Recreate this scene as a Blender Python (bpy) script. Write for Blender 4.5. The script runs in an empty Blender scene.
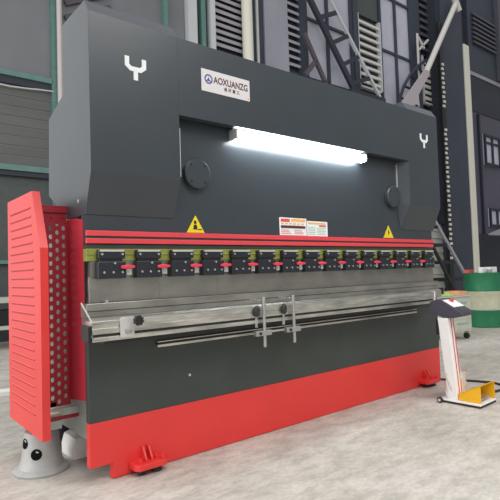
import bpy, bmesh, math, random
from mathutils import Vector, Matrix
random.seed(7)
D = bpy.data
col = bpy.context.scene.collection
PI = math.pi

# ------------------------------------------------------------------ materials
def mat(name, c, rough=0.5, metal=0.0, var=0.0, vscale=8.0, bump=0.0, bscale=60.0, spec=0.5,
        emit=None, es=0.0, alpha=1.0, stretch=(1, 1, 1), coat=0.0):
    m = D.materials.new(name); m.use_nodes = True
    nt = m.node_tree; b = nt.nodes['Principled BSDF']
    b.inputs['Base Color'].default_value = (*c, 1)
    b.inputs['Roughness'].default_value = rough
    b.inputs['Metallic'].default_value = metal
    b.inputs['Specular IOR Level'].default_value = spec
    b.inputs['Coat Weight'].default_value = coat
    if alpha < 1: b.inputs['Alpha'].default_value = alpha
    if emit:
        b.inputs['Emission Color'].default_value = (*emit, 1); b.inputs['Emission Strength'].default_value = es
    tc = nt.nodes.new('ShaderNodeTexCoord'); mp = nt.nodes.new('ShaderNodeMapping')
    mp.inputs['Scale'].default_value = stretch
    nt.links.new(tc.outputs['Object'], mp.inputs['Vector'])
    if var > 0:
        n = nt.nodes.new('ShaderNodeTexNoise'); n.inputs['Scale'].default_value = vscale
        n.inputs['Detail'].default_value = 5; n.inputs['Roughness'].default_value = .6
        nt.links.new(mp.outputs[0], n.inputs['Vector'])
        r = nt.nodes.new('ShaderNodeValToRGB')
        r.color_ramp.elements[0].position = .3; r.color_ramp.elements[1].position = .7
        r.color_ramp.elements[0].color = (*[max(0, x * (1 - var)) for x in c], 1)
        r.color_ramp.elements[1].color = (*[min(1, x * (1 + var)) for x in c], 1)
        nt.links.new(n.outputs['Fac'], r.inputs['Fac']); nt.links.new(r.outputs['Color'], b.inputs['Base Color'])
    if bump > 0:
        n2 = nt.nodes.new('ShaderNodeTexNoise'); n2.inputs['Scale'].default_value = bscale
        nt.links.new(mp.outputs[0], n2.inputs['Vector'])
        bp = nt.nodes.new('ShaderNodeBump'); bp.inputs['Strength'].default_value = bump; bp.inputs['Distance'].default_value = .01
        nt.links.new(n2.outputs['Fac'], bp.inputs['Height']); nt.links.new(bp.outputs['Normal'], b.inputs['Normal'])
    return m

def s2l(r, g, b):
    f = lambda v: (v / 255 / 12.92) if v / 255 <= .04045 else ((v / 255 + .055) / 1.055) ** 2.4
    return (f(r), f(g), f(b))

M = {}
M['paint'] = mat('slate_paint', (.040, .049, .058), .30, var=.06, vscale=3, bump=.05, bscale=240, spec=.55)
M['paint_low'] = mat('charcoal_paint', (.041, .050, .046), .42, var=.12, vscale=4, bump=.05, bscale=200)
M['frame_paint'] = mat('grey_green_paint', (.16, .19, .175), .4, var=.05, vscale=2)
M['side_paint'] = mat('side_frame_paint', (.34, .39, .36), .45, var=.06, vscale=2)
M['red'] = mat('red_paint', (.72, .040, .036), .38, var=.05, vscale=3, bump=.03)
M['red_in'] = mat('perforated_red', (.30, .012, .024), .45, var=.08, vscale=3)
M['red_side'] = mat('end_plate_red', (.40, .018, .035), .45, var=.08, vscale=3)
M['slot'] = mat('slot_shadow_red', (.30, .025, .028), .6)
M['stripe'] = mat('stripe_red', (.72, .06, .075), .4)
M['steel'] = mat('ground_steel', (.37, .36, .325), .34, metal=.8, var=.30, vscale=5, stretch=(.6, 3, 3), bump=.05)
M['blade'] = mat('blade_steel', (.36, .35, .315), .33, metal=.85, var=.16, vscale=4, stretch=(.8, 2, 2))
M['rodgrey'] = mat('rod_steel', (.46, .46, .44), .35, metal=.7)
M['alu'] = mat('aluminium', (.58, .57, .52), .28, metal=.8, var=.38, vscale=9, stretch=(.5, 3, 3))
M['alu_light'] = mat('pale_aluminium', (.62, .62, .60), .4, metal=.35)
M['groove'] = mat('dark_groove', (.03, .03, .028), .6)
M['black'] = mat('black_plastic', (.012, .012, .013), .45)
M['clamp'] = mat('blackened_steel', (.016, .018, .024), .35, spec=.6)
M['bolt'] = mat('zinc_bolt', (.62, .63, .65), .25, metal=.7)
M['lever'] = mat('lever_red', (.75, .05, .09), .35)
M['olive'] = mat('olive_bar', (.24, .26, .05), .5, var=.2, vscale=20)
M['white'] = mat('white_paint', (.90, .89, .87), .4)
M['decal'] = mat('white_decal', (.78, .80, .80), .5)
M['sign'] = mat('sign_white', (.66, .64, .64), .5)
M['signtxt'] = mat('sign_maroon', (.09, .025, .03), .6)
M['signblue'] = mat('sign_blue', (.03, .05, .25), .5)
M['yellow'] = mat('warning_yellow', (.80, .62, .02), .45)
M['ink'] = mat('ink_black', (.015, .013, .01), .6)
M['label_red'] = mat('label_red', (.62, .09, .08), .5)
M['label_orange'] = mat('label_orange', (.80, .42, .12), .5)
M['label_green'] = mat('label_green', (.35, .55, .38), .5)
M['lamp'] = mat('led_tube', (.9, .95, 1), .4, emit=(.88, .97, 1.0), es=26)
M['castgrey'] = mat('silver_cast', (.42, .42, .41), .5, metal=.25, var=.1, vscale=12, bump=.15, bscale=90)
M['hole'] = mat('hole_dark', (.008, .008, .008), .9, spec=.05)
M['console'] = mat('console_plum', (.062, .055, .080), .45)
M['screen'] = mat('dark_screen', (.01, .012, .016), .2)
M['pedal_yellow'] = mat('pedal_yellow', (.88, .48, .012), .38, var=.05)
M['rubber'] = mat('rubber', (.03, .028, .03), .7)
M['film'] = mat('clear_film', (.85, .80, .76), .25, alpha=.6, bump=.5, bscale=30)
M['drumgreen'] = mat('drum_green', (.015, .17, .075), .45, var=.15, vscale=5)
M['drumcream'] = mat('drum_cream', (.50, .50, .36), .5, var=.12, vscale=8)
M['cartgrey'] = mat('cart_cream', (.50, .54, .45), .5, var=.12, vscale=6)
M['peach'] = mat('peach', (.75, .38, .2), .6)
M['lime'] = mat('lime', (.3, .6, .15), .6)
M['teal'] = mat('teal_steel', (.12, .24, .215), .5, var=.1)
M['navy'] = mat('navy_steel', (.046, .056, .080), .6, var=.12, vscale=.8)
M['navy2'] = mat('dark_navy', (.030, .036, .052), .6, var=.15, vscale=.8)
M['cladding'] = mat('grey_cladding', (.20, .205, .22), .55, var=.1, vscale=.8)
M['cladding_low'] = mat('brown_grey_cladding', (.13, .135, .125), .6, var=.12, vscale=1, stretch=(.4, 1, 4))
M['darkwall'] = mat('dark_wall', (.075, .088, .086), .6, var=.12)
M['lilac'] = mat('pale_lilac_wall', (.36, .36, .42), .5, var=.08, vscale=.7)
M['pane'] = mat('window_glass', (.56, .56, .66), .22, spec=.7, var=.18, vscale=.5)
M['slat'] = mat('slat_grey', (.38, .36, .40), .5)
M['slat_dim'] = mat('slat_dim', (.09, .09, .115), .55)
M['slat_bright'] = mat('slat_bright', (.74, .72, .67), .5)
M['cream'] = mat('cream_pole', (.80, .78, .66), .45)
M['pinkpost'] = mat('pale_post', (.60, .54, .53), .5)
M['palepost'] = mat('pale_steel', (.60, .62, .63), .5)
M['plum'] = mat('plum_wall', (.095, .092, .130), .6, var=.08, vscale=.6)
M['bracket'] = mat('pale_bracket', (.50, .45, .48), .5)
M['siding'] = mat('siding', (.50, .50, .45), .6, var=.06)
M['hand'] = mat('grey_rail', (.36, .37, .40), .5)
M['browntruss'] = mat('brown_truss', (.10, .085, .10), .6)
M['paper'] = mat('paper', (.86, .86, .82), .7)

def concrete():
    m = D.materials.new('concrete_floor'); m.use_nodes = True
    nt = m.node_tree; b = nt.nodes['Principled BSDF']; L = nt.links.new
    tc = nt.nodes.new('ShaderNodeTexCoord')
    def noise(sc, det, st=(1, 1, 1), rot=0):
        mp = nt.nodes.new('ShaderNodeMapping'); mp.inputs['Scale'].default_value = st; mp.inputs['Rotation'].default_value = (0, 0, rot)
        n = nt.nodes.new('ShaderNodeTexNoise'); n.inputs['Scale'].default_value = sc; n.inputs['Detail'].default_value = det
        n.inputs['Roughness'].default_value = .62
        L(tc.outputs['Object'], mp.inputs['Vector']); L(mp.outputs[0], n.inputs['Vector']); return n
    def ramp(n, a, ca, bb, cb):
        r = nt.nodes.new('ShaderNodeValToRGB'); e = r.color_ramp.elements
        e[0].position = a; e[0].color = (*ca, 1); e[1].position = bb; e[1].color = (*cb, 1)
        L(n.outputs['Fac'], r.inputs['Fac']); return r
    def mult(a, c, f):
        x = nt.nodes.new('ShaderNodeMix'); x.data_type = 'RGBA'; x.blend_type = 'MULTIPLY'; x.inputs[0].default_value = f
        L(a, x.inputs[6]); L(c, x.inputs[7]); return x.outputs[2]
    r1 = ramp(noise(1.6, 7), .32, (.50, .460, .410), .66, (.69, .645, .585))
    r2 = ramp(noise(6, 8, (1, 2.2, 1), .5), .38, (.72, .72, .71), .58, (1, 1, 1))
    r3 = ramp(noise(28, 6, (1, 1.8, 1), -.6), .36, (.78, .78, .77), .56, (1, 1, 1))
    r4 = ramp(noise(.9, 3, (1, 1, 1), .9), .3, (.80, .79, .76), .6, (1, 1, 1))
    c = mult(mult(mult(r1.outputs[0], r2.outputs[0], .75), r3.outputs[0], .7), r4.outputs[0], .8)
    L(c, b.inputs['Base Color']); b.inputs['Roughness'].default_value = .62
    b.inputs['Specular IOR Level'].default_value = .3
    bp = nt.nodes.new('ShaderNodeBump'); bp.inputs['Strength'].default_value = .12; bp.inputs['Distance'].default_value = .01
    L(r3.outputs[0], bp.inputs['Height']); L(bp.outputs['Normal'], b.inputs['Normal'])
    return m
M['concrete'] = concrete()

# ------------------------------------------------------------------ mesh helpers
class MB:
    def __init__(s): s.bm = bmesh.new()
    def paint(s, start, idx):
        s.bm.faces.ensure_lookup_table()
        for f in s.bm.faces[start:]: f.material_index = idx
        return s
    def hexa(s, p):   # 8 points: bottom 4 ccw, top 4 ccw
        v = [s.bm.verts.new(q) for q in p]
        for f in ((3, 2, 1, 0), (4, 5, 6, 7), (0, 1, 5, 4), (1, 2, 6, 5), (2, 3, 7, 6), (3, 0, 4, 7)):
            s.bm.faces.new([v[i] for i in f])
        return s
    def box(s, x0, x1, y0, y1, z0, z1):
        return s.hexa([(x0, y0, z0), (x1, y0, z0), (x1, y1, z0), (x0, y1, z0), (x0, y0, z1), (x1, y0, z1), (x1, y1, z1), (x0, y1, z1)])
    def prism(s, pts, axis, a, b):
        """pts: polygon in the two remaining axes; axis 'x': (y,z), 'y': (x,z), 'z': (x,y)"""
        def P(p, t):
            return {'x': (t, p[0], p[1]), 'y': (p[0], t, p[1]), 'z': (p[0], p[1], t)}[axis]
        A = [s.bm.verts.new(P(p, a)) for p in pts]; B = [s.bm.verts.new(P(p, b)) for p in pts]
        s.bm.faces.new(A); s.bm.faces.new(B[::-1]); n = len(pts)
        for i in range(n): s.bm.faces.new([A[i], B[i], B[(i + 1) % n], A[(i + 1) % n]])
        return s
    def rod(s, p, q, r, n=16, r2=None):
        p = Vector(p); q = Vector(q); d = (q - p); u = d.orthogonal().normalized(); w = d.normalized().cross(u)
        r2 = r if r2 is None else r2
        A = []; B = []
        for i in range(n):
            t = 2 * PI * i / n; o = u * math.cos(t) + w * math.sin(t)
            A.append(s.bm.verts.new(p + o * r)); B.append(s.bm.verts.new(q + o * r2))
        s.bm.faces.new(A[::-1]); s.bm.faces.new(B)
        for i in range(n): s.bm.faces.new([A[i], A[(i + 1) % n], B[(i + 1) % n], B[i]])
        return s
    def bar(s, p, q, w, d):
        """rectangular bar from p to q, w across, d deep (y)"""
        p = Vector(p); q = Vector(q); t = (q - p).normalized(); yv = Vector((0, 1, 0))
        if abs(t.dot(yv)) > .95: yv = Vector((1, 0, 0))
        a = t.cross(yv).normalized() * w / 2; b = a.normalized().cross(t).normalized() * d / 2
        return s.hexa([p - a - b, p + a - b, p + a + b, p - a + b, q - a - b, q + a - b, q + a + b, q - a + b])
    def lathe(s, prof, c=(0, 0, 0), n=40, axis='z', caps=True):
        rings = []
        for r, h in prof:
            ring = []
            for i in range(n):
                t = 2 * PI * i / n; a = r * math.cos(t); b = r * math.sin(t)
                v = {'z': (a, b, h), 'y': (a, h, b), 'x': (h, a, b)}[axis]
                ring.append(s.bm.verts.new((c[0] + v[0], c[1] + v[1], c[2] + v[2])))
            rings.append(ring)
        for k in range(len(rings) - 1):
            for i in range(n):
                s.bm.faces.new([rings[k][i], rings[k][(i + 1) % n], rings[k + 1][(i + 1) % n], rings[k + 1][i]])
        if caps: s.bm.faces.new(rings[0][::-1]); s.bm.faces.new(rings[-1])
        return s
    def tube(s, pts, r, n=10):
        pts = [Vector(p) for p in pts]; rings = []
        u = (pts[1] - pts[0]).orthogonal().normalized()
        for i, p in enumerate(pts):
            t = (pts[min(i + 1, len(pts) - 1)] - pts[max(i - 1, 0)]).normalized()
            u = (u - t * u.dot(t)).normalized(); w = t.cross(u)
            rings.append([s.bm.verts.new(p + (u * math.cos(2 * PI * k / n) + w * math.sin(2 * PI * k / n)) * r) for k in range(n)])
        for k in range(len(rings) - 1):
            for i in range(n): s.bm.faces.new([rings[k][i], rings[k][(i + 1) % n], rings[k + 1][(i + 1) % n], rings[k + 1][i]])
        s.bm.faces.new(rings[0][::-1]); s.bm.faces.new(rings[-1]); return s
    def build(s, name, m, parent=None, bevel=0.0, smooth=False, label=None):
        bmesh.ops.recalc_face_normals(s.bm, faces=s.bm.faces[:])
        me = D.meshes.new(name); s.bm.to_mesh(me); s.bm.free()
        for q in (m if isinstance(m, (list, tuple)) else [m]): me.materials.append(q)
        o = D.objects.new(name, me); col.objects.link(o)
        if parent: o.parent = parent
        if bevel > 0:
            b = o.modifiers.new('bevel', 'BEVEL'); b.width = bevel; b.segments = 2; b.limit_method = 'ANGLE'; b.angle_limit = math.radians(35)
        if smooth:
            for p in me.polygons: p.use_smooth = True
            me.set_sharp_from_angle(angle=math.radians(38))
        if label: o['label'] = label
        return o

def thing(name, label, cat, loc=(0, 0, 0), rz=0, group=None):
    o = D.objects.new(name, None); col.objects.link(o); o.location = loc; o.rotation_euler = (0, 0, rz)
    o.empty_display_size = .1
    o['label'] = label; o['category'] = cat
    if group: o['group'] = group
    return o
def tag(o, label, cat, group=None):
    o['label'] = label; o['category'] = cat
    if group: o['group'] = group
    return o
def struct(name, mb, m, bevel=0): o = mb.build(name, m, None, bevel); o['kind'] = 'structure'; return o
def sthing(name):
    o = D.objects.new(name, None); col.objects.link(o); o['kind'] = 'structure'; return o

def text(name, body, size, loc, m, parent, ext=.0008, bold=0.0, sx=1.0):
    cu = D.curves.new(name, 'FONT'); cu.body = body; cu.size = size; cu.extrude = ext; cu.offset = bold
    cu.align_x = 'LEFT'; cu.align_y = 'BOTTOM_BASELINE'
    t = D.objects.new('tmp_text', cu); col.objects.link(t)
    bpy.context.view_layer.update()
    dg = bpy.context.evaluated_depsgraph_get()
    me = D.meshes.new_from_object(t.evaluated_get(dg)); D.objects.remove(t)
    me.name = name; me.transform(Matrix.Translation(loc) @ Matrix.Rotation(PI / 2, 4, 'X') @ Matrix.Scale(sx, 4, (1, 0, 0)))
    me.materials.clear(); me.materials.append(m)
    o = D.objects.new(name, me); col.objects.link(o); o.parent = parent
    return o

# ------------------------------------------------------------------ PRESS BRAKE
L = 3.40
LR = 3.375   # right end of the ram and its tooling
press = thing('press_brake', 'large slate grey press brake with red stripes and a red lower band', 'machine')

# bed: 45 mm plate, charcoal above, red base band with a notch at each end
MB().box(0, L, 0, .045, .316, .90).build('bed_plate', M['paint_low'], press, .003)
MB().prism([(0, .085), (.125, .085), (.125, 0.003), (L, .003), (L, .316), (0, .316)], 'y', 0, .045).build('base_plate', M['red'], press, .003, label='red painted lower band of the bed')
MB().rod((.62, .002, .48), (.62, -.004, .48), .008).build('bolt', M['bolt'], press)
# side frames behind the bed and ram
for x0 in (.045, L - .115):
    MB().prism([(.046, .19), (.95, .19), (.95, 1.30), (.56, 1.44), (.56, 2.04), (.30, 2.10), (.30, 2.40), (.10, 2.40), (.10, 1.20), (.046, .9)], 'x', x0, x0 + .07).build('side_frame', M['side_paint'], press, .004)
MB().box(.16, L - .16, .50, .9, .30, .80).box(.16, L - .16, .60, .70, .8, 2.2).build('back_body', M['frame_paint'], press)
for x0 in (.05, L - .2):
    MB().box(x0, x0 + .15, .65, .92, 0.002, .189).build('rear_foot', M['paint_low'], press, .004)

# ram
MB().box(.003, LR, .012, .075, 1.266, 2.06).build('ram_plate', M['paint'], press)
MB().box(.003, LR, .006, .075, 1.240, 1.262).build('ram_nose', M['paint_low'], press)
for z0, z1 in ((1.266, 1.294), (1.307, 1.336)):
    MB().box(0, LR, -.004, .012, z0, z1).build('red_stripe', M['stripe'], press, .002)
MB().box(0, LR, .004, .012, 1.294, 1.307).build('stripe_gap', M['paint_low'], press)

# end covers (folded box, chamfered top and bottom) and top panel
cov = [(-.08, 1.64), (-.08, 2.50), (-.03, 2.575), (.32, 2.575), (.32, 2.16), (.58, 2.08), (.60, 1.60), (.28, 1.422), (.008, 1.422)]
for x0, x1 in ((0, .545), (2.91, L)):
    c = MB().prism(cov, 'x', x0, x1).build('end_cover', M['paint'], press, .0015)
    if x0 == 0:
        MB().rod((-.003, .10, 1.503), (.001, .10, 1.503), .011).build('bolt', M['bolt'], c)
# top panel with a thin folded lip
MB().box(.545, 2.91, -.08, -.02, 2.03, 2.50).box(.545, 2.91, -.02, .5, 2.46, 2.50).build('top_panel', M['paint'], press, .001)
MB().box(.545, 2.885, .02, .60, 2.40, 2.46).build('top_beam', M['frame_paint'], press)
MB().prism([(2.845, .011), (2.909, -.078), (2.909, .011)], 'z', 1.64, 2.029).hexa([(2.870, .010, 1.43), (2.909, .004, 1.43), (2.909, .011, 1.43), (2.870, .011, 1.43), (2.845, .010, 1.64), (2.909, -.078, 1.64), (2.909, .011, 1.64), (2.845, .011, 1.64)]).build('cover_flange', M['paint'], press)
# pale strips along the throat edges: left a painted reflection, right a bright trim
MB().box(.5455, .549, -.079, -.072, 1.66, 1.95).build('throat_strip', M['alu_light'], press)
MB().box(2.838, 2.845, .001, .011, 1.80, 2.00).build('throat_strip', M['alu_light'], press)

# hydraulic cover discs on the ram
for cx in (.705, 2.745):
    d = MB().lathe([(.093, .012), (.093, -.022), (.086, -.028), (.0, -.0281)], (cx, 0, 1.705), 48, 'y', caps=False).build('round_cover', M['paint'], press, 0, True)
    for k in range(4):
        a = PI / 4 + k * PI / 2
        MB().rod((cx + .070 * math.cos(a), -.028, 1.705 + .070 * math.sin(a)), (cx + .070 * math.cos(a), -.034, 1.705 + .075 * math.sin(a)), .005, 8).build('bolt', M['clamp'], d)

# LED lamp
lamp = MB().box(.985, 2.315, -.030, .012, 2.005, 2.029).build('lamp_housing', M['alu_light'], press, .003)
MB().prism([(-.070, 1.955), (-.078, 1.975), (-.078, 2.000), (-.055, 2.012), (-.006, 2.012), (.004, 1.985), (-.03, 1.950)], 'x', .992, 2.308).build('lamp_tube', M['lamp'], lamp, .004)
for xx in (.978, 2.308):
    MB().box(xx, xx + .015, -.075, .008, 1.955, 2.02).build('end_cap', M['alu_light'], lamp, .003)

# Y shaped fork marks
def stroke(mb, pts, w, y0, y1):
    n = len(pts); Lf = []; Rt = []
    for i, p in enumerate(pts):
        p = Vector(p)
        d1 = (p - Vector(pts[i - 1])).normalized() if i else None
        d2 = (Vector(pts[i + 1]) - p).normalized() if i < n - 1 else None
        n1 = Vector((-d1.y, d1.x)) if d1 else None; n2 = Vector((-d2.y, d2.x)) if d2 else None
        if n1 and n2:
            m = (n1 + n2).normalized(); k = w / 2 / m.dot(n1)
        else: m = n1 or n2; k = w / 2
        Lf.append(tuple(p + m * k)); Rt.append(tuple(p - m * k))
    for i in range(n - 1):
        mb.prism([Lf[i], Lf[i + 1], Rt[i + 1], Rt[i]], 'y', y0, y1)
for cx in (.268, 3.165):
    mb = MB(); z = 2.245; h = .052
    stroke(mb, [(cx - h, z + .060), (cx - h, z + .012), (cx - h + .022, z - .006), (cx + h - .022, z - .006), (cx + h, z + .012), (cx + h, z + .060)], .026, -.0835, -.0805)
    mb.box(cx - .013, cx + .013, -.0835, -.0805, z - .068, z - .018)
    mb.build('fork_emblem', M['decal'], press, label='white Y-shaped fork emblem')

# name plate
sg = MB().box(.709, 1.091, -.0835, -.0805, 2.213, 2.352).build('name_plate', M['sign'], press, label='white name plate lettered AOXUANZG')
text('plate_letters', 'AOXUANZG', .060, (.800, -.0842, 2.277), M['signtxt'], sg, bold=.0009, sx=.80)
text('plate_subtitle', '奥 轩 重 工', .026, (.880, -.0842, 2.243), M['signtxt'], sg)
mb = MB()
mb.lathe([(.030, -.0848), (.030, -.0838), (.022, -.0838), (.022, -.0848), (.030, -.0848)], (.762, 0, 2.293), 32, 'y', caps=False)
mb.prism([(.742, 2.280), (.782, 2.280), (.768, 2.290), (.762, 2.306), (.754, 2.290)], 'y', -.0848, -.0838)
mb.build('round_logo', M['signblue'], sg)
MB().box(1.072, 1.084, -.0845, -.0838, 2.222, 2.234).build('corner_mark', M['label_orange'], sg)

# warning triangles on the ram
def tri(cx, hw, z0, h, kind):
    t = MB().prism([(cx - hw, z0), (cx + hw, z0), (cx, z0 + h)], 'y', .0085, .0115).build('warning_sticker', M['yellow'], press, label='yellow triangular warning sticker')
    s = MB()
    if kind:   # hand under a tool
        s.box(cx - .012, cx + .006, .0075, .0085, z0 + .055, z0 + .075)
        s.prism([(cx - .018, z0 + .02), (cx + .012, z0 + .02), (cx + .012, z0 + .035), (cx + .004, z0 + .052), (cx - .014, z0 + .048)], 'y', .0075, .0085)
        s.box(cx + .016, cx + .045, .0075, .0085, z0 + .018, z0 + .024)
    else:      # lightning flash
        s.prism([(cx + .006, z0 + .078), (cx - .016, z0 + .044), (cx - .002, z0 + .046), (cx - .008, z0 + .016), (cx + .015, z0 + .052), (cx + .002, z0 + .05)], 'y', .0075, .0085)
    s.build('pictogram', M['ink'], t)
tri(.698, .066, 1.340, .108, True)
tri(2.690, .070, 1.344, .108, False)

# two rectangular safety labels
def labels():
    a = MB().box(1.405, 1.675, .0085, .0115, 1.341, 1.468).build('safety_label', M['decal'], press, label='red and white printed safety label')
    x, y0, y1 = 1.405, .0075, .0085
    MB().box(x + .012, x + .10, y0, y1, 1.437, 1.460).build('header_bar', M['label_red'], a)
    MB().box(x + .115, x + .26, y0, y1, 1.442, 1.462).build('header_bar', M['label_orange'], a)
    s = MB()
    for i in range(6): s.box(x + .014 + i * .04, x + .040 + i * .04, y0, y1, 1.420, 1.430)
    s.build('printed_line', M['label_orange'], a)
    MB().box(x + .012, x + .258, y0, y1, 1.392, 1.412).build('picture_bar', M['signtxt'], a)
    s = MB()
    for j in range(3):
        for i in range(2): s.box(x + .014 + i * .13, x + .110 + i * .13 - .01 * j, y0, y1, 1.352 + j * .012, 1.356 + j * .012)
    s.build('printed_line', M['label_red'], a)
    b = MB().box(1.682, 1.905, .0085, .0115, 1.340, 1.452).build('safety_label', M['decal'], press, label='pale printed safety label with orange header')
    x = 1.682
    MB().box(x + .008, x + .20, y0, y1, 1.430, 1.444).build('header_bar', M['label_orange'], b)
    MB().box(x + .13, x + .205, y0, y1, 1.412, 1.425).build('header_bar', M['label_red'], b)
    s = MB()
    for j in range(5):
        s.box(x + .012, x + .085, y0, y1, 1.352 + j * .013, 1.357 + j * .013); s.box(x + .105, x + .20 - .012 * (j % 2), y0, y1, 1.352 + j * .012, 1.356 + j * .012)
    s.build('printed_line', M['label_green'], b)
labels()

# tooling: olive bar, steel holder, clamps, punch blade
MB().box(0, LR, -.002, .05, 1.170, 1.238).box(0, LR, -.006, -.002, 1.204, 1.210).build('clamp_bar', M['olive'], press, .002, label='olive green bar behind the clamps')
MB().box(.02, L - .02, .0, .035, 1.085, 1.169).build('tool_holder', M['blade'], press)
for i in range(8):
    x0 = .012 + i * .4185
    MB().box(x0, x0 + .4180, .004, .026, .948, 1.084).build('punch_blade', M['blade'], press, .0015)

def dup(o, dx, parent):
    c = o.copy(); col.objects.link(c); c.parent = parent; c.location.x += dx
    for g in o.children:
        d = g.copy(); col.objects.link(d); d.parent = c
    return c
cl = MB().box(.050, .202, -.040, -.007, 1.182, 1.230).box(.046, .205, -.042, -.001, 1.074, 1.166).box(.060, .190, -.030, -.007, 1.160, 1.184).build('tool_clamp', M['clamp'], press, .003)
MB().box(.056, .196, -.044, -.0405, 1.220, 1.230).build('clip_strip', M['alu_light'], cl)
for bx, bz in ((.068, 1.206), (.184, 1.206), (.140, 1.157), (.078, 1.108), (.130, 1.108), (.182, 1.108)):
    MB().rod((bx, -.040, bz), (bx, -.0475, bz), .0065, 10).build('bolt', M['bolt'], cl)
MB().prism([(.170, 1.128), (.205, 1.124), (.250, 1.130), (.250, 1.142), (.205, 1.148), (.170, 1.142)], 'y', -.060, -.046).build('lever', M['lever'], cl, .003)
MB().box(.212, .245, -.030, -.001, 1.092, 1.123).build('wedge_block', M['alu_light'], cl, .002)
for i in range(1, 15):
    c = dup(cl, .2222 * i, press)
    if i == 14:   # no lever past the last clamp
        for g_ in list(c.children):
            if g_.name.startswith(('lever', 'wedge_block')): D.objects.remove(g_)

# die block and table
MB().prism([(-.055, .875), (.03, .875), (.03, .932), (.022, .947), (.010, .938), (-.002, .947), (-.055, .947)], 'x', -.025, L - .06).build('die_block', M['steel'], press, .002)
MB().prism([(-.095, .80), (.03, .80), (.03, .874), (-.075, .874), (-.095, .862)], 'x', -.02, L - .08).build('die_table', M['steel'], press, .002)
MB().box(-.02, L - .08, -.058, -.0555, .905, .909).build('die_seam', M['groove'], press)
# front T-slot rail
rail = MB().prism([(-.20, .765), (-.105, .765), (-.105, .864), (-.175, .864), (-.175, .859), (-.183, .859), (-.183, .864), (-.20, .864), (-.20, .840), (-.196, .838), (-.196, .830), (-.20, .828), (-.20, .802), (-.188, .800), (-.188, .788), (-.20, .786)], 'x', -.055, 3.02).build('front_rail', M['alu'], press, .001)
MB().box(-.05, 3.01, -.1895, -.1875, .7885, .7995).build('rail_slot', M['groove'], rail)
MB().box(-.075, -.056, -.195, -.10, .765, .845).build('rail_end_cap', M['black'], rail, .004)
MB().box(3.021, 3.035, -.202, -.165, .78, .865).build('rail_end_plate', M['white'], rail, .002)
MB().prism([(-.20, .866), (-.190, .866), (-.060, .950), (-.064, .957), (-.190, .874), (-.20, .872)], 'x', -.058, -.054).build('end_bracket', M['alu_light'], rail)
# lower thin bar on the bed face
MB().box(.40, 3.02, -.022, 0, .672, .686).box(.40, 3.02, -.022, -.001, .700, .706).build('cable_channel', M['alu'], press, .001)
MB().box(.401, 3.019, -.014, -.001, .6865, .6995).build('channel_slot', M['groove'], press)
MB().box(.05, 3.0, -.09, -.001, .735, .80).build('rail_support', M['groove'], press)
MB().prism([(-.05, .9475), (-.03, .9475), (-.03, .962), (-.05, .960)], 'x', .085, .095).build('stop_pin', M['bolt'], press)

# gauge bracket with a black knob near the left end
gb = MB().prism([(.088, .775), (.088, .868), (.096, .877), (.158, .877), (.166, .868), (.166, .787), (.154, .775)], 'y', -.2085, -.2015).build('gauge_bracket', M['alu_light'], press, .002)
MB().prism([(.116, .795), (.148, .795), (.152, .815), (.112, .815)], 'y', -.214, -.209).build('bracket_boss', M['alu'], gb)
MB().rod((.164, -.205, .858), (.164, -.240, .858), .008, 12).build('knob_stem', M['bolt'], gb)
mb = MB(); n = 24; pr = []
for i in range(n * 2):
    a = PI * i / n; r = .027 if (i // 3) % 2 else .023; pr.append((.168 + r * math.cos(a), .858 + r * math.sin(a)))
mb.prism(pr, 'y', -.262, -.238); mb.build('knob', M['black'], gb, .002)

# two front arm clamps: vertical rod, clamp block, oval knob
for xr, xk in ((1.035, .985), (1.290, 1.215)):
    a = MB().rod((xr, -.222, .618), (xr, -.222, .925), .0105, 16).build('support_rod', M['rodgrey'], press, .002, True)
    MB().box(xr - .075, xr + .050, -.236, -.205, .690, .722).build('clamp_block', M['rodgrey'], a, .003)
    MB().rod((xr - .045, -.236, .706), (xr - .045, -.244, .706), .009, 10).build('bolt', M['clamp'], a)
    MB().box(xr - .022, xr + .006, -.210, -.10, .902, .914).build('top_arm', M['alu'], a, .003)
    k = MB().lathe([(.0, -.0), (.018, .0), (.026, .008), (.026, .018), (.018, .024), (.0, .024)], (0, 0, 0), 24, 'y', caps=False).build('oval_knob', M['groove'], a, 0, True)
    k.scale = (.85, 1, 1.35); k.location = (xk, -.2255, .842)
    MB().box(xk - .008, xk + .012, -.2035, -.2005, .740, .84).build('knob_plate', M['alu'], a).name = 'knob_bracket'  # aluminium plate below and behind the knob

# levelling feet
for x0, sc in ((.215, 1), (3.03, 1)):
    f = MB().prism([(x0, 0), (x0 + .20, 0), (x0 + .20, -.075), (x0 + .18, -.10), (x0 + .02, -.10), (x0, -.075)], 'z', .035, .068).build('levelling_foot', M['red'], press, .004)
    for gx in (x0 + .075, x0 + .11):
        MB().prism([(-.001, .069), (-.060, .069), (-.052, .085), (-.02, .135), (-.001, .142)], 'x', gx, gx + .012).build('gusset', M['red'], f, .002)
    for bx, by in ((x0 + .145, -.045), (x0 + .170, -.075), (x0 + .04, -.06)):
        MB().rod((bx, by, .069), (bx, by, .092), .012, 6).build('bolt', M['red'], f)
    MB().rod((x0 + .145, -.045, .002), (x0 + .145, -.045, .034), .03, 20).build('foot_pad', M['rubber'], f)
    MB().rod((x0 + .05, -.045, .002), (x0 + .05, -.045, .034), .02, 16).build('foot_pad', M['rubber'], f)

# side guard: louvred outer panel, perforated inner panel, rails
def slotted_panel():
    x0, x1 = -.192, -.186
    bm = bmesh.new()
    prof = [(.15, .235), (.15, 1.25), (.285, 1.572), (.80, 1.572), (.80, .235)]
    mb = MB().prism(prof, 'x', x0, x1)
    return mb
gm = slotted_panel(); nf = len(gm.bm.faces)
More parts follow.
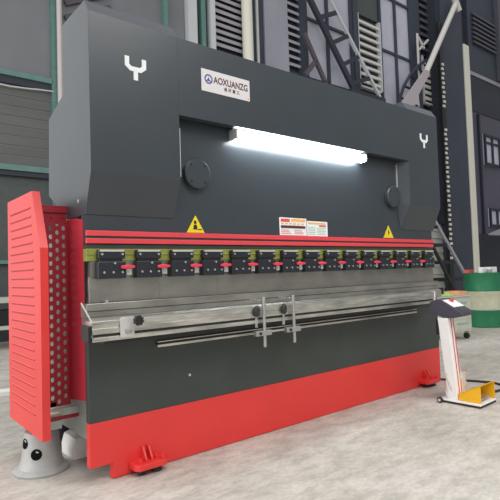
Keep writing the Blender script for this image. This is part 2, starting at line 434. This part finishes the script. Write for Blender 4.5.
# louvre rows: raised red lips over dark punched slots, each row one line of short slots
nr = 24
slots = []
for r in range(nr):
    z = .345 + r * (1.475 - .345) / (nr - 1)
    ya = .27 if z < 1.15 else .27 + (z - 1.15) * .14
    for k in range(13):
        y = ya + k * .036
        if y + .024 > .74: break
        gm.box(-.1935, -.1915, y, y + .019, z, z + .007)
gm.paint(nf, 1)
for r in range(nr):
    z = .345 + r * (1.475 - .345) / (nr - 1)
    ya = .27 if z < 1.15 else .27 + (z - 1.15) * .14
    nf2 = len(gm.bm.faces)
    gm.prism([(-.1925, z + .0075), (-.1950, z + .0078), (-.1925, z + .014)], 'y', ya - .003, .735)
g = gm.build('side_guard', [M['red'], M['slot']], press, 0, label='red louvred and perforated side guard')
# front flange (folded), following the slanted edge
MB().hexa([(-.186, .15, .235), (-.150, .15, .235), (-.150, .153, .235), (-.186, .153, .235), (-.186, .15, 1.25), (-.150, .15, 1.25), (-.150, .153, 1.25), (-.186, .153, 1.25)]) \
    .hexa([(-.186, .15, 1.25), (-.150, .15, 1.25), (-.150, .153, 1.25), (-.186, .153, 1.25), (-.186, .285, 1.572), (-.150, .285, 1.572), (-.150, .288, 1.572), (-.186, .288, 1.572)]) \
    .build('front_flange', M['red'], g)
MB().box(-.186, -.150, .288, .797, 1.568, 1.572).box(-.186, -.150, .153, .797, .235, .239).box(-.186, -.155, .797, .800, .24, 1.568).build('edge_fold', M['red'], g)
# perforated panel facing the front
bm = bmesh.new(); px0, px1, pz0, pz1, py = -.150, -.012, .37, 1.458, .29
cols, pit = 4, .036
def perforated():
    # grid cells with a diamond-ish octagon hole each: staggered columns
    mb = MB(); b = mb.bm; cw = pit; ch = .050
    nx = cols; nz = int((pz1 - pz0) / ch)
    for i in range(nx):
        off = ch / 2 if i % 2 else 0
        x0 = px0 + .003 + i * cw
        for j in range(nz):
            z0 = pz0 + j * ch + off
            if z0 + ch > pz1: continue
            c = (x0 + cw / 2, z0 + ch / 2)
            hole = [(c[0] + .0100 * math.cos(t), c[1] + .0145 * math.sin(t)) for t in [PI * k / 4 + PI / 8 for k in range(8)]]
            outer = [(x0 + cw, z0 + ch * .75), (x0 + cw * .75, z0 + ch), (x0 + cw * .25, z0 + ch), (x0, z0 + ch * .75), (x0, z0 + ch * .25), (x0 + cw * .25, z0), (x0 + cw * .75, z0), (x0 + cw, z0 + ch * .25)]
            H = [b.verts.new((p[0], py, p[1])) for p in hole]; O = [b.verts.new((p[0], py, p[1])) for p in outer]
            for k in range(8): b.faces.new([H[k], O[k], O[(k + 1) % 8], H[(k + 1) % 8]])
            # cell corners
            for (ca, cb, cc) in ((0, 1, (x0 + cw, z0 + ch)), (2, 3, (x0, z0 + ch)), (4, 5, (x0, z0)), (6, 7, (x0 + cw, z0))):
                v = b.verts.new((cc[0], py, cc[1])); b.faces.new([O[ca], v, O[cb]])
        if off:
            mb.bm.faces.new([b.verts.new(q) for q in ((x0, py, pz0), (x0 + cw, py, pz0), (x0 + cw, py, pz0 + off), (x0, py, pz0 + off))])
    bmesh.ops.remove_doubles(b, verts=b.verts[:], dist=1e-5)
    return mb
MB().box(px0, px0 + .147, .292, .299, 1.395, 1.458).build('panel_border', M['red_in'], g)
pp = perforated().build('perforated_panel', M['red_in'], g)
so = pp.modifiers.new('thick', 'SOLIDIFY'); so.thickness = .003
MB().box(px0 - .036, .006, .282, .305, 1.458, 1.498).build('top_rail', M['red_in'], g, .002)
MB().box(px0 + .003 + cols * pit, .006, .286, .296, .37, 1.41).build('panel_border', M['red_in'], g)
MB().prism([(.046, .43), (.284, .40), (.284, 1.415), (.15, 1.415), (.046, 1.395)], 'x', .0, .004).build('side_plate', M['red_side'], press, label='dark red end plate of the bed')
# bottom rail with latch
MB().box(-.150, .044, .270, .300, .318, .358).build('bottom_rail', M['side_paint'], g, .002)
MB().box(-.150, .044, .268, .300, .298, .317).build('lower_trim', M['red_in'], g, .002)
MB().box(-.150, -.05, .270, .300, .250, .297).build('kick_strip', M['side_paint'], g, .002)
MB().rod((-.125, .257, .345), (-.06, .257, .345), .009, 12).box(-.140, -.050, .262, .269, .330, .358).build('latch', M['alu'], g, .002)
MB().box(-.165, -.125, .305, .345, .227, .40).build('guard_post', M['side_paint'], g, .003)

# ------------------------------------------------------------------ cone stand
st = thing('pedestal_stand', 'silver cast trumpet-shaped stand with round dark holes under the red side guard', 'stand', (-.115, .43, 0))
prof = [(.150, .001), (.152, .012), (.143, .020), (.124, .030), (.112, .06), (.102, .11), (.095, .17), (.092, .222), (.0, .223)]
MB().lathe(prof, n=56).build('cone_body', M['castgrey'], st, 0, True)
# round openings
def opening(az, z, r, rc):
    d = Vector((math.cos(az), math.sin(az), 0))
    u = Vector((-math.sin(az), math.cos(az), 0)); mb = MB(); vs = []
    ins = []
    for k in range(24):
        t = 2 * PI * k / 24; a = r * math.cos(t); b = r * math.sin(t)
        ang = az + a / rc
        zz = z + b; rr = rc + (z - zz) * .12 + .0018
        vs.append(mb.bm.verts.new((rr * math.cos(ang), rr * math.sin(ang), zz)))
    mb.bm.faces.new(vs)
    return mb.build('round_hole', M['hole'], st)
opening(math.radians(-122), .115, .030, .1022)
opening(math.radians(-170), .168, .028, .0962)
opening(math.radians(30), .135, .028, .100)
tag(MB().prism([(.03, .0), (.20, .0), (.22, .04), (.20, .10), (.10, .135), (.045, .12), (.028, .06)], 'y', .42, .62).build('bright_floor_block', M['paper'], None, .003), 'white block standing in for a bright patch of floor under the left end of the press brake', 'block').location = (.035, .008, 0.001)  # brightness of the floor here, built as a white block

# ------------------------------------------------------------------ foot pedal console
pc = thing('foot_pedal_console', 'white wheeled pedestal with dark tilted control head and yellow foot pedal guard', 'control console', (2.855, -.550, 0), math.radians(2))
MB().box(-.135, .140, -.160, .165, .018, .032).build('base_tray', M['white'], pc, .003)
MB().box(-.133, .138, -.158, .163, .004, .0175).build('base_trim', M['rubber'], pc)
for wx in (-.162, .165):
    w = MB().rod((wx - .012, .15, .024), (wx + .012, .15, .024), .023, 20).build('wheel', M['rubber'], pc, .003)
    MB().rod((wx - .0145, .15, .024), (wx + .0145, .15, .024), .012, 14).build('hub', M['alu_light'], w)
MB().hexa([(-.115, .025, .033), (-.018, .025, .033), (-.018, .105, .033), (-.115, .105, .033), (-.125, .075, .67), (-.030, .075, .67), (-.030, .160, .67), (-.125, .160, .67)]).build('column', M['white'], pc, .004)
for sx in (-.082, -.044):
    MB().hexa([(sx, .0235, .033), (sx + .013, .0235, .033), (sx + .013, .0255, .033), (sx, .0255, .033), (sx, .0735, .67), (sx + .013, .0735, .67), (sx + .013, .0755, .67), (sx, .0755, .67)]).build('red_stripe', M['label_red'], pc)
MB().rod((.03, .10, .033), (.03, .12, .668), .012, 12).build('rear_tube', M['hand'], pc)
hd = MB().prism([(.230, .700), (.225, .792), (.200, .805), (.145, .822), (.115, .810), (-.040, .722), (-.046, .690), (.03, .671), (.12, .676)], 'x', -.122, .062).build('control_head', M['console'], pc, .005)
def on_head(y): return .7225 + (y + .04) * .5677
def plate(name, xa, xb, ya, yb, m, t=.003):
    za, zb = on_head(ya), on_head(yb)
    return MB().hexa([(xa, ya, za), (xb, ya, za), (xb, yb, zb), (xa, yb, zb), (xa, ya, za + t), (xb, ya, za + t), (xb, yb, zb + t), (xa, yb, zb + t)]).build(name, M[m], hd)
plate('white_panel', -.115, .055, .022, .113, 'white')
plate('screen', -.100, .048, -.034, .014, 'screen')
MB().lathe([(.012, 0), (.012, .010), (.022, .012), (.022, .024), (.0, .026)], (-.02, .085, on_head(.085)), 20, 'z', caps=False).build('emergency_button', M['label_red'], hd, 0, True)
MB().box(-.11, -.03, .162, .185, .53, .665).build('terminal_box', M['black'], pc, .004)
# yellow guard: tapered hood, open front
x0, x1, t = -.118, .128, .006
hood = MB()
def slabp(a, b, c, d, off):
    o = Vector(off); hood.hexa([a, b, c, d, tuple(Vector(a) + o), tuple(Vector(b) + o), tuple(Vector(c) + o), tuple(Vector(d) + o)])
yb, yf = .010, -.157
slabp((x0, yf, .034), (x0, yf, .170), (x0, yb, .088), (x0, yb, .034), (t, 0, 0))
slabp((x1, yf, .034), (x1, yf, .170), (x1, yb, .088), (x1, yb, .034), (-t, 0, 0))
slabp((x0, yf, .170), (x1, yf, .170), (x1, yb, .088), (x0, yb, .088), (0, 0, -t))
slabp((x0, yb, .034), (x1, yb, .034), (x1, yb, .088), (x0, yb, .088), (0, t, 0))
hood.build('pedal_hood', M['pedal_yellow'], pc, .001)
MB().prism([(-.135, .045), (-.02, .070), (-.02, .080), (-.135, .055)], 'x', -.06, .10).build('pedal', M['alu'], pc, .003)
# plastic film around the column foot
bmf = MB(); rings = []
for k in range(7):
    z = .035 + k * .033
    rings.append([bmf.bm.verts.new((( .125 + .012 * math.sin(5 * a + k)) * math.cos(a) + .005, (.062 + .010 * math.sin(4 * a + 2 * k)) * math.sin(a) + .095, z)) for a in [2 * PI * i / 36 for i in range(36)]])
for k in range(6):
    for i in range(36): bmf.bm.faces.new([rings[k][i], rings[k][(i + 1) % 36], rings[k + 1][(i + 1) % 36], rings[k + 1][i]])
fo = bmf.build('plastic_film', M['film'], pc, 0, True, label='clear plastic film wrapped round the column foot')
# cable on the floor
pts = [(3.41, .02, .011), (3.48, -.10, .011), (3.56, -.26, .011), (3.60, -.40, .011), (3.56, -.52, .011), (3.44, -.58, .011), (3.30, -.56, .011), (3.05, -.52, .013)]
tag(MB().tube(pts, .010).build('power_cable', M['rubber'], None, 0, True), 'thin black cable on the floor behind the foot pedal console', 'cable')

# ------------------------------------------------------------------ oil drum and what stands on it
dr = thing('oil_drum', 'green steel oil drum with a cream middle band at the right edge', 'drum', (7.86, 1.72, 0))
R = .335
for nm, z0, z1, m in (('lower_band', .004, .30, 'drumgreen'), ('middle_band', .30, .62, 'drumcream'), ('upper_band', .62, .93, 'drumgreen')):
    MB().lathe([(R, z0), (R + .004, z0 + .012), (R, z0 + .03), (R, z1 - .03), (R + .006, z1 - .012), (R, z1)], n=56).build(nm, M[m], dr, 0, True)
MB().lathe([(R + .004, .93), (R + .006, .94), (R - .01, .942), (R - .012, .932), (0, .932)], n=56, caps=False).build('lid', M['drumgreen'], dr, 0, True)
tag(MB().box(-.09, .09, -.05, .05, 0, .06).build('red_box', M['label_red'], None, .006), 'small red box on the green oil drum', 'box').location = (7.655, 1.885, .938)
tag(MB().lathe([(.045, 0), (.05, .01), (.05, .09), (.035, .10), (.0, .10)], n=24).build('white_jar', M['white'], None, 0, True), 'white jar on the green oil drum beside the red box', 'jar').location = (7.72, 1.70, .938)
tag(MB().lathe([(.04, 0), (.045, .01), (.045, .06), (.0, .062)], n=24).build('grey_tin', M['castgrey'], None, 0, True), 'grey tin between the white jar and white carton on the oil drum', 'tin').location = (7.79, 1.58, .938)
tag(MB().box(-.13, .13, -.07, .07, 0, .10).build('white_carton', M['white'], None, .006), 'white carton lying on the green oil drum', 'carton').location = (7.97, 1.66, .938)

# ------------------------------------------------------------------ workshop trolley
tr = thing('tool_trolley', 'pale green-cream tool trolley on black casters behind the control console', 'trolley', (6.02, 1.42, 0), math.radians(-6))
MB().box(-.24, .24, -.26, .26, .12, .62).build('cabinet', M['cartgrey'], tr, .008)
MB().box(-.25, .25, -.27, .27, .621, .641).build('top_tray', M['siding'], tr, .004)
for z0 in (.15, .30, .45):
    d = MB().box(-.22, .22, -.266, -.261, z0, z0 + .125).build('drawer', M['cartgrey'], tr, .002)
    MB().box(-.12, .12, -.278, -.267, z0 + .085, z0 + .100).build('handle', M['hand'], d)
for a in (-.19, .19):
    for b in (-.2, .2):
        w = MB().rod((a - .02, b, .045), (a + .02, b, .045), .043, 20).build('caster', M['black'], tr, .003)
        MB().box(a - .027, a + .027, b - .02, b + .02, .085, .119).build('fork', M['hand'], w)
for nm, m, lb, cat, x, y, sx, sy, sz in (
        ('cleaning_cloth', 'lime', 'lime green cloth on top of the tool trolley', 'cloth', 5.88, 1.32, .08, .12, .05),
        ('plastic_tray', 'peach', 'peach coloured tray on top of the tool trolley', 'tray', 6.10, 1.30, .11, .12, .06),
        ('parts_bin', 'black', 'dark parts bin at the back of the tool trolley top', 'bin', 6.00, 1.57, .12, .07, .11)):
    mb = MB()
    if nm == 'cleaning_cloth':
        b = mb.bm; N = 10; vs = [[b.verts.new((-sx + 2 * sx * i / N, -sy + 2 * sy * j / N, .004 + sz * (.5 + .5 * math.sin(i * 1.3) * math.cos(j * 1.1)) * math.sin(PI * i / N) * math.sin(PI * j / N))) for j in range(N + 1)] for i in range(N + 1)]
        for i in range(N):
            for j in range(N): b.faces.new([vs[i][j], vs[i + 1][j], vs[i + 1][j + 1], vs[i][j + 1]])
    else:
        th = .008
        mb.box(-sx, sx, -sy, sy, 0, th).box(-sx, sx, -sy, -sy + th, th, sz).box(-sx, sx, sy - th, sy, th, sz).box(-sx, -sx + th, -sy + th, sy - th, th, sz).box(sx - th, sx, -sy + th, sy - th, th, sz)
    tag(mb.build(nm, M[m]), lb, cat).location = (x, y, .6425)

# ------------------------------------------------------------------ steps behind the machine
sp = thing('metal_steps', 'black metal steps with a grey handrail behind the right end of the press brake', 'steps', (0, 0, 0))
YS = 3.5
MB().bar((8.75, YS, 2.09), (10.49, YS, .02), .07, .05).build('stringer', M['black'], sp)
MB().bar((8.75, YS + .75, 2.09), (10.49, YS + .75, .02), .07, .05).build('stringer', M['black'], sp)
MB().bar((9.2, YS + .02, 2.30), (11.35, YS + .02, .13), .07, .05).build('handrail', M['hand'], sp)
MB().box(11.31, 11.37, YS, YS + .05, 0.002, .16).build('rail_foot', M['hand'], sp)
for i in range(5):
    z = .36 + i * .40; x = 10.49 - (z - .02) * (1.74 / 2.07)
    MB().box(x - .02, x + .62, YS - .01, YS + .75, z - .034, z + .034).build('tread', M['black'], sp)
MB().box(8.72, 8.80, YS - .03, YS + .03, .002, 2.1).build('leg', M['black'], sp)
MB().box(8.72, 8.80, YS + .72, YS + .78, .002, 2.1).build('leg', M['black'], sp)

# ------------------------------------------------------------------ SETTING
struct('floor', MB().box(-9, 32, -12, 7.35, -.05, 0), M['concrete'])
struct('wall_back', MB().box(-.9, 2.36, 7.0, 7.2, 3.08, 13), M['cladding'])
W = 7.0
def wallbit(name, m, x0, x1, z0, z1, y0=6.98, y1=7.0):
    return struct(name, MB().box(x0, x1, y0, y1, z0, z1), M[m])
mb = MB()
for k in range(8): mb.box(-.9, 2.09, 6.985, 6.999, 3.14 + k * .18, 3.14 + k * .18 + .155)
struct('wall_back_corrugation', mb, M['cladding_low'])
wallbit('wall_back_lower', 'darkwall', -.9, 15.0, 0, 3.08, 7.0, 7.2)
wallbit('wall_back_core', 'darkwall', -.9, 18.2, 0, 13, 7.205, 7.3)
wallbit('trim_1', 'teal', 2.08, 2.18, 0, 13, 6.90, 6.999)
wallbit('trim_2', 'teal', -.9, 2.088, 4.735, 4.83, 6.90, 6.999)
wallbit('trim_3', 'navy2', -.9, 2.085, 4.60, 4.733, 6.94, 6.999)
wallbit('trim_4', 'teal', -.9, 2.3, 3.02, 3.12, 6.86, 6.998)
wallbit('trim_5', 'navy2', -.9, 2.3, 2.93, 3.015, 6.9, 6.998)
wallbit('trim_6', 'teal', -.9, 2.3, 1.36, 1.42, 6.88, 6.998)
tag(MB().rod((2.195, 6.80, .002), (2.195, 6.80, 12.5), .048, 20).build('drain_pipe', M['pinkpost'], None, 0, True), 'pale pinkish pipe on the wall left of the press brake top', 'pipe')
mb = MB()
for k in range(5):   # sagging cable
    pass
pts = [(-.9 + i * .25, 6.90, 4.56 - .03 * math.sin(i * .9)) for i in range(13)]
tag(MB().tube(pts, .015).build('wall_cable', M['alu_light'], None, 0, True), 'thin pale cable along the wall beneath the teal beam', 'cable')

wallbit('wall_back_bay', 'cladding', 2.36, 5.10, 3.08, 13, 7.0, 7.2)
mb = MB()
for k in range(8): mb.bar((2.36, 6.95, 6.1 + k * .30), (3.30, 6.95, 6.60 + k * .30), .11, .06)
struct('trim_7', mb, M['browntruss'])
wallbit('trim_8', 'teal', 4.50, 4.61, 5, 13, 6.88, 6.999)
wallbit('trim_9', 'palepost', 5.12, 5.36, 5, 13, 6.85, 7.2)
wallbit('wall_back_strip', 'navy2', 5.36, 5.74, 5, 13, 7.0, 7.2)
wallbit('trim_10', 'teal', 5.50, 5.62, 5, 13, 6.88, 6.999)
wallbit('trim_11', 'palepost', 5.74, 5.88, 5, 13, 6.85, 7.2)
def louvre(name, x0, x1, z0, z1, pitch, m, mback='navy2', frame=None, tilt=.05, th=.02, y=6.98):
    r = sthing(name)
    MB().box(x0, x1, 7.05, 7.2, z0, z1).build('backing', M[mback], r)
    s = MB(); z = z0 + pitch * .5
    while z + pitch < z1:
        s.hexa([(x0, y - .05, z), (x1, y - .05, z), (x1, y + .05, z + tilt), (x0, y + .05, z + tilt), (x0, y - .05, z + th), (x1, y - .05, z + th), (x1, y + .05, z + tilt + th), (x0, y + .05, z + tilt + th)])
        z += pitch
    s.build('slats', M[m], r)
    if frame:
        MB().box(x0 - .06, x0, y - .08, y + .06, z0, z1).box(x1, x1 + .06, y - .08, y + .06, z0, z1).box(x0, x1, y - .08, y + .06, z0 - .06, z0).build('frame', M[frame], r)
    return r
louvre('window_1', 5.90, 6.83, 6.42, 12, .165, 'slat', 'navy2', None, .05, .085)
wallbit('wall_back_sill', 'navy2', 5.88, 6.83, 5, 6.42, 7.0, 7.2)
tag(MB().rod((6.745, 6.72, .002), (6.745, 6.72, 12.5), .135, 28).build('vertical_pole', M['cream'], None, 0, True), 'thick cream vertical pole behind the middle top of the machine', 'pole')
wallbit('wall_back_gap', 'navy', 6.83, 7.52, 5, 13, 7.0, 7.2)
tag(MB().rod((7.18, 6.85, .002), (7.18, 6.85, 12.5), .04, 14).build('conduit', M['palepost'], None, 0, True), 'thin pale conduit just right of the cream pole', 'pipe')
wallbit('wall_back_pier', 'lilac', 7.52, 8.36, 3.08, 13, 6.95, 7.2)
louvre('window_2', 8.36, 8.78, 6.5, 12, .21, 'slat', 'navy2', None, .06, .08)
wallbit('wall_back_mullion', 'navy', 8.78, 9.02, 5, 13, 6.9, 7.2)
wallbit('wall_back_apron', 'navy', 8.36, 8.78, 5, 6.5, 7.0, 7.2)

def window(name, x0, x1, z0, z1, vs, hs, fm='navy', pm='pane', w=.09):
    r = sthing(name)
    MB().box(x0, x1, 7.02, 7.06, z0, z1).build('pane', M[pm], r)
    mb = MB().box(x0, x0 + w, 6.94, 7.019, z0, z1).box(x1 - w, x1, 6.94, 7.019, z0, z1).box(x0 + w, x1 - w, 6.94, 7.019, z0, z0 + w).box(x0 + w, x1 - w, 6.94, 7.019, z1 - w, z1)
    for v in vs: mb.box(v - w / 2, v + w / 2, 6.95, 7.019, z0 + w, z1 - w)
    for h in hs: mb.box(x0 + w, x1 - w, 6.955, 7.019, h - w * .4, h + w * .4)
    mb.build('frame', M[fm], r); return r
window('window_3', 9.02, 11.10, 6.36, 12, [9.98], [8.15, 9.9])
wallbit('wall_back_panel', 'navy', 11.10, 11.32, 5, 13, 6.9, 7.2)
louvre('window_4', 11.36, 12.40, 6.70, 8.95, .235, 'slat_bright', 'navy2', 'palepost', .02, .085)
wallbit('wall_back_head', 'darkwall', 11.32, 12.46, 9.0, 13, 7.0, 7.2)
window('window_5', 12.48, 14.28, 6.2, 12, [13.38], [8.15, 10.0])
wallbit('wall_back_post', 'navy', 14.28, 14.83, 5, 13, 6.95, 7.2)
louvre('window_6', 14.90, 15.70, 6.85, 8.5, .215, 'slat_bright', 'navy2', 'palepost', .02, .11)
louvre('window_7', 14.86, 15.85, 8.6, 11.5, .26, 'slat_dim', 'navy2', None, .03, .10)
wallbit('wall_back_edge', 'navy', 9.0, 15.9, 3.08, 6.2, 7.03, 7.2)
wallbit('wall_right_column', 'navy', 15.56, 17.02, 0, 13, 6.55, 7.2)
wallbit('wall_back_return', 'navy2', 15.86, 18.2, 0, 13, 7.05, 7.2)
wallbit('trim_12', 'navy2', 15.36, 15.54, 2.55, 13, 6.62, 7.2)
wallbit('wall_back_sliver', 'navy2', 15.83, 15.86, 2.6, 13, 6.95, 7.2)  # thin dark navy strip along the back wall
tag(MB().box(17.04, 17.42, 6.50, 6.80, .002, 9.35).build('cream_post', M['cream'], None, .02), 'tall cream square post standing behind the green oil drum', 'post')
wallbit('wall_right', 'plum', 18.2, 29, 2.3, 7.18, 7.0, 7.2)
wallbit('wall_right_base', 'navy2', 17.8, 29, 0, 2.3, 7.0, 7.2)
wallbit('wall_right_eave', 'navy2', 18.2, 29, 7.18, 8.62, 6.97, 7.2)
wallbit('trim_13', 'slat', 18.2, 29, 8.62, 8.78, 6.93, 7.2)
wallbit('wall_right_upper', 'navy', 18.2, 29, 8.78, 14, 6.9, 7.2)
louvre('window_8', 18.5, 20.4, 9.8, 11.3, .19, 'slat_dim', 'navy2', None, .03, .08, y=6.85)
wallbit('trim_14', 'slat_dim', 20.5, 20.8, 8.8, 14, 6.7, 6.89)
window('window_9', 19.15, 20.50, 5.10, 6.35, [19.82], [6.02], 'navy2', 'pane', .09).location = (0, -.06, 0)
window('window_10', 19.3, 20.6, 2.6, 3.35, [19.95], [], 'navy2', 'pane', .09).location = (0, -.06, 0)
wallbit('trim_15', 'navy2', 18.75, 18.85, 2.3, 7.1, 6.9, 6.999)
# awning over the dark opening
tag(MB().hexa([(18.3, 5.6, 2.10), (21.6, 5.6, 2.80), (21.6, 6.55, 2.90), (18.3, 6.55, 2.20), (18.3, 5.6, 2.16), (21.6, 5.6, 2.86), (21.6, 6.55, 2.96), (18.3, 6.55, 2.26)]).box(21.4, 21.5, 5.8, 5.9, .002, 2.75).box(18.4, 18.46, 5.7, 5.76, .002, 2.1).build('awning', M['slat']), 'thin sloping grey awning over the dark opening at right', 'awning')
# white siding
mb = MB()
for k in range(9): mb.prism([(6.90, .3 + k * .25), (6.86, .3 + k * .25), (6.90, .3 + k * .25 + .235)], 'x', 14.6, 15.93)
mb.box(14.6, 15.93, 6.90, 6.999, 0, 2.55)
struct('wall_back_siding', mb, M['siding'])
# cable chain beside the column
cc = thing('cable_chain', 'vertical black cable chain with pale links beside the dark column', 'cable chain')
MB().box(15.18, 15.42, 6.44, 6.54, .002, 9.6).build('track', M['black'], cc)
z = 1.3; k = 0; lk = None
while z < 8.2:
    if not (5.9 < z < 6.5):
        if lk is None:
            lk = MB().box(-.055, .055, -.02, .019, 0, .085).build('link', M['slat_bright'], cc); o_ = lk
        else:
            o_ = lk.copy(); col.objects.link(o_); o_.parent = cc
        o_.location = (15.27 + .04 * (k % 2), 6.42, z)
    z += .165; k += 1

# lattice brace leaning across the windows
lb = thing('lattice_brace', 'dark steel lattice brace slanting in front of the tall windows', 'brace')
MB().bar((8.10, 6.6, 9.40), (10.60, 6.6, 6.30), .16, .10).build('chord', M['navy2'], lb)
MB().bar((9.05, 6.6, 9.42), (11.85, 6.6, 6.30), .085, .08).build('chord', M['palepost'], lb, label='pale outer chord')
for a, b in (((8.62, 8.72), (9.35, 9.10)), ((9.17, 8.00), (9.98, 8.40)), ((9.68, 7.42), (10.45, 7.85)), ((10.11, 6.90), (10.90, 7.35)), ((10.50, 6.44), (11.40, 6.82))):
    MB().bar((a[0], 6.6, a[1]), (b[0], 6.6, b[1]), .12, .07).build('rung', M['navy2'], lb)
MB().box(10.4, 12.0, 6.5, 6.7, 6.12, 6.28).build('foot_beam', M['navy2'], lb)
for xx in (10.5, 11.8): MB().box(xx, xx + .1, 6.55, 6.65, .002, 6.119).build('post', M['navy2'], lb)
tag(MB().bar((8.71, 6.7, 7.49), (9.48, 6.7, 6.31), .12, .08).bar((8.69, 6.7, 6.33), (9.12, 6.7, 6.80), .12, .08).box(9.42, 9.54, 6.66, 6.74, .002, 6.33).build('roof_strut', M['browntruss']), 'brown forked strut at the foot of the left tall window', 'strut')

# bright diagonal pole and curved cage ladder
dp = thing('diagonal_pole', 'bright white diagonal pole crossing the dark column at top right', 'pole', (0, 0, 0))
MB().rod((16.22, 6.3, 10.54), (14.02, 6.3, 7.50), .095, 18).build('shaft', M['slat_bright'], dp, 0, True)
MB().rod((16.10, 6.3, 10.70), (16.40, 6.3, 10.30), .11, 14).build('pole_tip', M['slat_bright'], dp, 0, True)
MB().prism([(14.02, 7.60), (14.16, 7.48), (13.42, 6.60), (13.45, 6.22), (12.60, 6.15), (12.75, 6.36)], 'y', 6.24, 6.38).build('pole_bracket', M['bracket'], dp)
MB().box(13.2, 13.35, 6.24, 6.36, .002, 6.25).build('pole_base', M['navy'], dp)
cg = thing('cage_ladder', 'curved dark ladder beside the right tall window', 'ladder')
A = [(12.85, 6.65, .01), (12.86, 6.65, 6.0), (12.99, 6.65, 6.53), (13.24, 6.65, 6.98), (13.62, 6.65, 7.42), (14.12, 6.65, 7.85), (14.64, 6.65, 8.18)]
B = [(13.42, 6.65, .01), (13.43, 6.65, 6.0), (13.55, 6.65, 6.57), (13.75, 6.65, 6.95), (14.08, 6.65, 7.29), (14.46, 6.65, 7.58), (14.86, 6.65, 7.81)]
MB().tube(A, .05, 8).build('rail', M['navy2'], cg, 0, True)
MB().tube(B, .05, 8).build('rail', M['navy2'], cg, 0, True)
for i in range(1, 7):
    MB().rod(A[i], B[i], .04, 8).build('rung', M['navy2'], cg)
tag(MB().bar((14.28, 6.72, 7.2), (14.28, 6.72, 9.04), .06, .05).bar((14.3, 6.72, 8.95), (14.68, 6.72, 8.62), .06, .05).bar((14.35, 6.72, 8.50), (14.95, 6.72, 9.0), .06, .05).build('wall_hook', M['slat_bright']), 'small white wall hook left of the white diagonal pole', 'hook')

# far left floor-level clutter
wb = thing('workbench', 'dark workbench with a pale shelf against the back wall, left of the red guard', 'workbench', (1.2, 6.2, 0))
MB().box(-1.1, 1.1, -.30, .30, .72, .80).build('bench_top', M['siding'], wb, .005)
MB().box(-1.05, 1.05, -.25, .28, .30, .36).build('shelf', M['siding'], wb)
for a in (-1.02, 1.02):
    for b in (-.24, .22): MB().box(a - .04, a + .04, b - .04, b + .04, .002, .719).build('leg', M['black'], wb)
MB().box(-.98, .98, -.20, .20, .361, .60).build('storage_box', M['black'], wb)
tag(MB().bar((-.35, 2.70, .022), (.75, 2.50, .022), .04, .16).build('floor_plank', M['paper']), 'white plank lying on the floor behind the red side guard', 'plank')

# ------------------------------------------------------------------ LIGHT
w = D.worlds.new('hall_daylight'); bpy.context.scene.world = w; w.use_nodes = True
nt = w.node_tree; bg = nt.nodes['Background']; Lk = nt.links.new
tc = nt.nodes.new('ShaderNodeTexCoord'); sx = nt.nodes.new('ShaderNodeSeparateXYZ'); Lk(tc.outputs['Generated'], sx.inputs[0])
def math_(op, a, b):
    n = nt.nodes.new('ShaderNodeMath'); n.operation = op
    for i, v in enumerate((a, b)):
        if isinstance(v, (int, float)): n.inputs[i].default_value = v
        else: Lk(v, n.inputs[i])
    return n.outputs[0]
v = math_('MULTIPLY', sx.outputs['X'], -.42)
v = math_('ADD', v, math_('MULTIPLY', sx.outputs['Y'], .22))
v = math_('ADD', v, math_('MULTIPLY', sx.outputs['Z'], .42))
v = math_('ADD', v, .66)
v = math_('MAXIMUM', v, .12)
bg.inputs['Color'].default_value = (.97, .985, 1, 1)
Lk(v, bg.inputs['Strength'])

def area(name, loc, target, sx_, sy_, power, color=(1, 1, 1)):
    l = D.lights.new(name, 'AREA'); l.shape = 'RECTANGLE'; l.size = sx_; l.size_y = sy_; l.energy = power; l.color = color
    o = D.objects.new(name, l); col.objects.link(o); o.location = loc
    o.rotation_euler = (Vector(target) - Vector(loc)).to_track_quat('-Z', 'Y').to_euler(); return o
area('hall_lamp', (1.0, -5.0, 6.5), (1.5, 0, 0), 6, 3, 330, (1, .985, .96))
area('doorway_daylight', (-6.5, 2.0, 2.6), (0, .6, 1.4), 5, 4, 230)

# ------------------------------------------------------------------ CAMERA
F, YAW, PIT, ROL = 503.99, .6845, .0430, -.0316
cam = D.cameras.new('camera'); co = D.objects.new('camera', cam); col.objects.link(co)
cam.sensor_fit = 'HORIZONTAL'; cam.sensor_width = 36; cam.lens = 36 * F / 500; cam.clip_end = 200
fw = Vector((math.sin(YAW) * math.cos(PIT), math.cos(YAW) * math.cos(PIT), math.sin(PIT)))
rt = Vector((math.cos(YAW), -math.sin(YAW), 0)); up = rt.cross(fw)
r2 = rt * math.cos(ROL) + up * math.sin(ROL); u2 = -rt * math.sin(ROL) + up * math.cos(ROL)
m = Matrix((r2, u2, -fw)).transposed().to_4x4(); m.translation = Vector((-1.0157, -2.6165, 1.0881))
co.matrix_world = m
sc = bpy.context.scene; sc.camera = co
sc.view_settings.view_transform = 'Standard'; sc.view_settings.look = 'None'
sc.view_settings.exposure = 0; sc.view_settings.gamma = 1; sc.view_settings.use_curve_mapping = False
